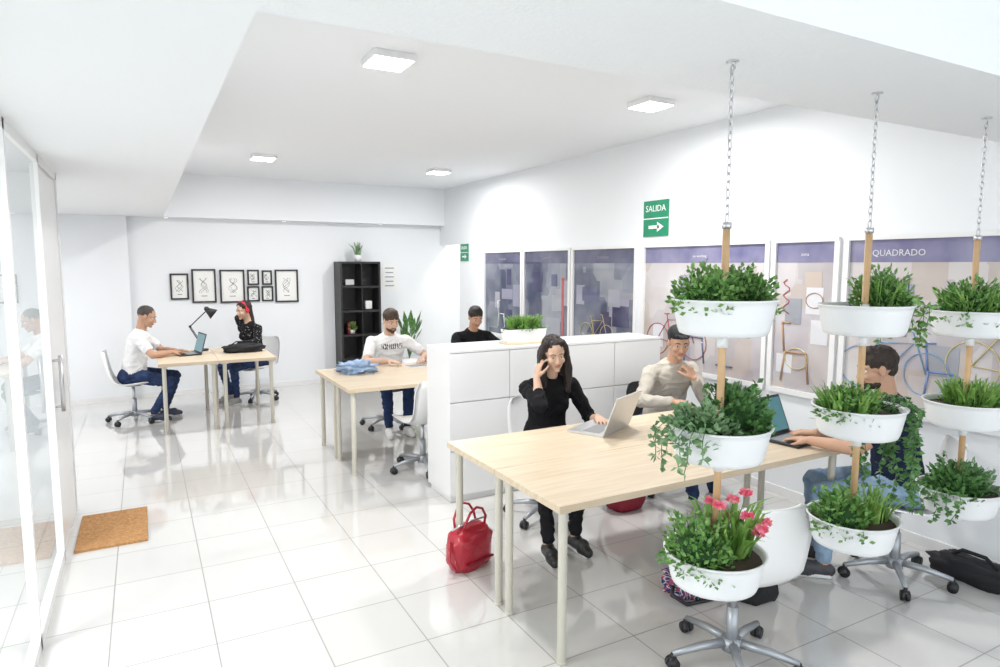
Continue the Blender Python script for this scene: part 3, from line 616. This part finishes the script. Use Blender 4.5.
def mth_(op,a,b):
    n=nt.nodes.new('ShaderNodeMath');n.operation=op
    for i,q in enumerate((a,b)):
        if q is None: continue
        if isinstance(q,(int,float)): n.inputs[i].default_value=q
        else: nt.links.new(q,n.inputs[i])
    return n.outputs[0]
ax=mth_('LESS_THAN',mth_('ABSOLUTE',sx.outputs[0],None),.12);az=mth_('LESS_THAN',mth_('ABSOLUTE',mth_('SUBTRACT',sx.outputs[2],.93),None),.03);ay=mth_('LESS_THAN',sx.outputs[1],-.05)
wv=nt.nodes.new('ShaderNodeTexWave');wv.inputs['Scale'].default_value=14;wv.inputs['Distortion'].default_value=6;wv.inputs['Detail Scale'].default_value=3;nt.links.new(tc.outputs['Object'],wv.inputs[0])
fc=mth_('MULTIPLY',mth_('MULTIPLY',ax,az),mth_('MULTIPLY',ay,mth_('GREATER_THAN',wv.outputs['Fac'],.45)));mx=nt.nodes.new('ShaderNodeMix');mx.data_type='RGBA';mx.inputs[6].default_value=(.8,.8,.8,1);mx.inputs[7].default_value=(.02,.02,.02,1);nt.links.new(fc,mx.inputs[0]);nt.links.new(mx.outputs[2],nt.nodes['Principled BSDF'].inputs['Base Color'])
sk1=(.58,.34,.23);sk2=(.62,.40,.29);sk3=(.52,.30,.20)
def phone(loc,d,n):
    d=V(d).normalized();n=V(n);n=(n-d*n.dot(d)).normalized();s=d.cross(n);R=Matrix((s,d,n)).transposed().to_4x4();b=B();b.box((0,0,0),(.07,.145,.009),'black');b.box((0,0,.0048),(.064,.135,.001),'keys');o=b.build('smartphone',loc,bevel=.002);o.rotation_euler=R.to_euler();return o
d5=(.22,.02,1);n5=(1,-.1,0)
o5,r5,T5=human('woman_seated',(2.47,3.86),-100,12,(2.62,3.44,.80),(2.315,3.725,1.05),(.6,.2,-1),(-.5,-.7,-1),((-.35,-1,-.05),dn,.4),(d5,n5,.55),(2.35,3.30),(2.13,3.28),(-6,12,6),'long',sk2,blk,blackp,(.02,.02,.02),(.018,.010,.008),female=True,sleeve='mid',vox=.0045,pz=.56)
o6,r6,T6=human('man_seated',(3.66,3.95),-98,16,(3.63,3.585,.955),(3.39,3.55,.81),(.5,-.2,-1),(-.8,.3,-.6),((-.2,.5,1),(-.1,1,-.3),1.2),((.7,-.5,-.02),dn,.4),(3.73,3.45),(3.49,3.42),(-20,14,0),'buzz',sk1,beige,jeans,(.5,.5,.5),(.02,.012,.01),cap=(.01,.01,.012),beard=False,sleeve='long',vox=.0048)
o7,r7,T7=human('man_seated',(3.78,2.11),134,12,(3.32,2.37,.81),(3.49,2.46,.81),(-.4,-.8,-.6),(.8,.3,-.5),((-.1,1,-.06),dn,.45),((-.5,1,-.06),dn,.45),(3.40,2.30),(3.56,2.45),(8,12,0),'short',sk1,navyT,jeansl,(.05,.05,.06),(.025,.014,.009),beard=True,vox=.005)
o3,r3,T3=human('man_seated',(2.35,6.95),-93,16,(2.60,6.50,.81),(2.22,6.50,.81),(.9,.2,-.5),(-.9,.2,-.5),((-.5,-.8,-.02),dn,.4),((.6,-.8,-.02),dn,.4),(2.42,6.5),(2.22,6.52),(8,20,0),'short',sk2,printT,navy,(.75,.75,.75),(.05,.028,.015),beard=True,vox=.006)
o4,r4,T4=human('man_seated',(3.38,7.0),-90,18,(3.6,6.5,.81),(3.2,6.5,.81),(.9,.2,-.5),(-.9,.2,-.5),((-.5,-.8,-.02),dn,.4),((.5,-.8,-.02),dn,.4),(3.5,6.55),(3.3,6.55),(-6,20,0),'short',sk3,blk,jeans,(.1,.1,.1),(.015,.010,.008),vox=.0065)
o1,r1,T1=human('man_seated',(-.15,8.58),-6,14,(.30,8.52,.81),(.26,8.36,.81),(0,.9,-.6),(0,-.9,-.6),((1,-.05,-.05),dn,.45),((1,.15,-.05),dn,.45),(.17,8.66),(.05,8.42),(-6,20,0),'buzz',sk3,whitec,jeans,(.05,.06,.1),(.05,.04,.035),beard=False,vox=.006)
o2,r2,T2=human('woman_seated',(1.3,9.2),208,14,(1.02,8.86,.80),(1.19,9.33,1.08),(-.3,-.9,-.6),(-.6,.6,-.8),((-.6,-.7,0),dn,.4),((.05,-.1,1),(.3,-.7,0),.6),(1.0,8.95),(.95,9.2),(-2,12,0),'bun',sk2,spot,jeans,(.3,.3,.3),(.03,.012,.01),female=True,sleeve='long',vox=.0065,headband=(.6,.02,.05))
def hold(r,d,n): d=V(d).normalized();n=V(n);n=(n-d*n.dot(d)).normalized();phone(r['R'][2]+d*.085+n*.024,d,n)
hold(r5,d5,n5);hold(r2,(.05,-.1,1),(.3,-.7,0))
# ---------------------------------------------------------------- light, world, camera
w=bpy.data.worlds.new('World');scene.world=w;w.use_nodes=True;bg=w.node_tree.nodes['Background'];bg.inputs[0].default_value=(.92,.97,1,1);bg.inputs[1].default_value=2.0
cam=bpy.data.cameras.new('camera');co=bpy.data.objects.new('camera',cam);scene.collection.objects.link(co);scene.camera=co
cam.lens=.6537*36;cam.sensor_width=36;cam.clip_start=.05;co.location=(0,0,1.807);co.rotation_euler=(PI/2-.104,-.0011,-.4993)
scene.view_settings.view_transform='Standard';scene.view_settings.exposure=.15
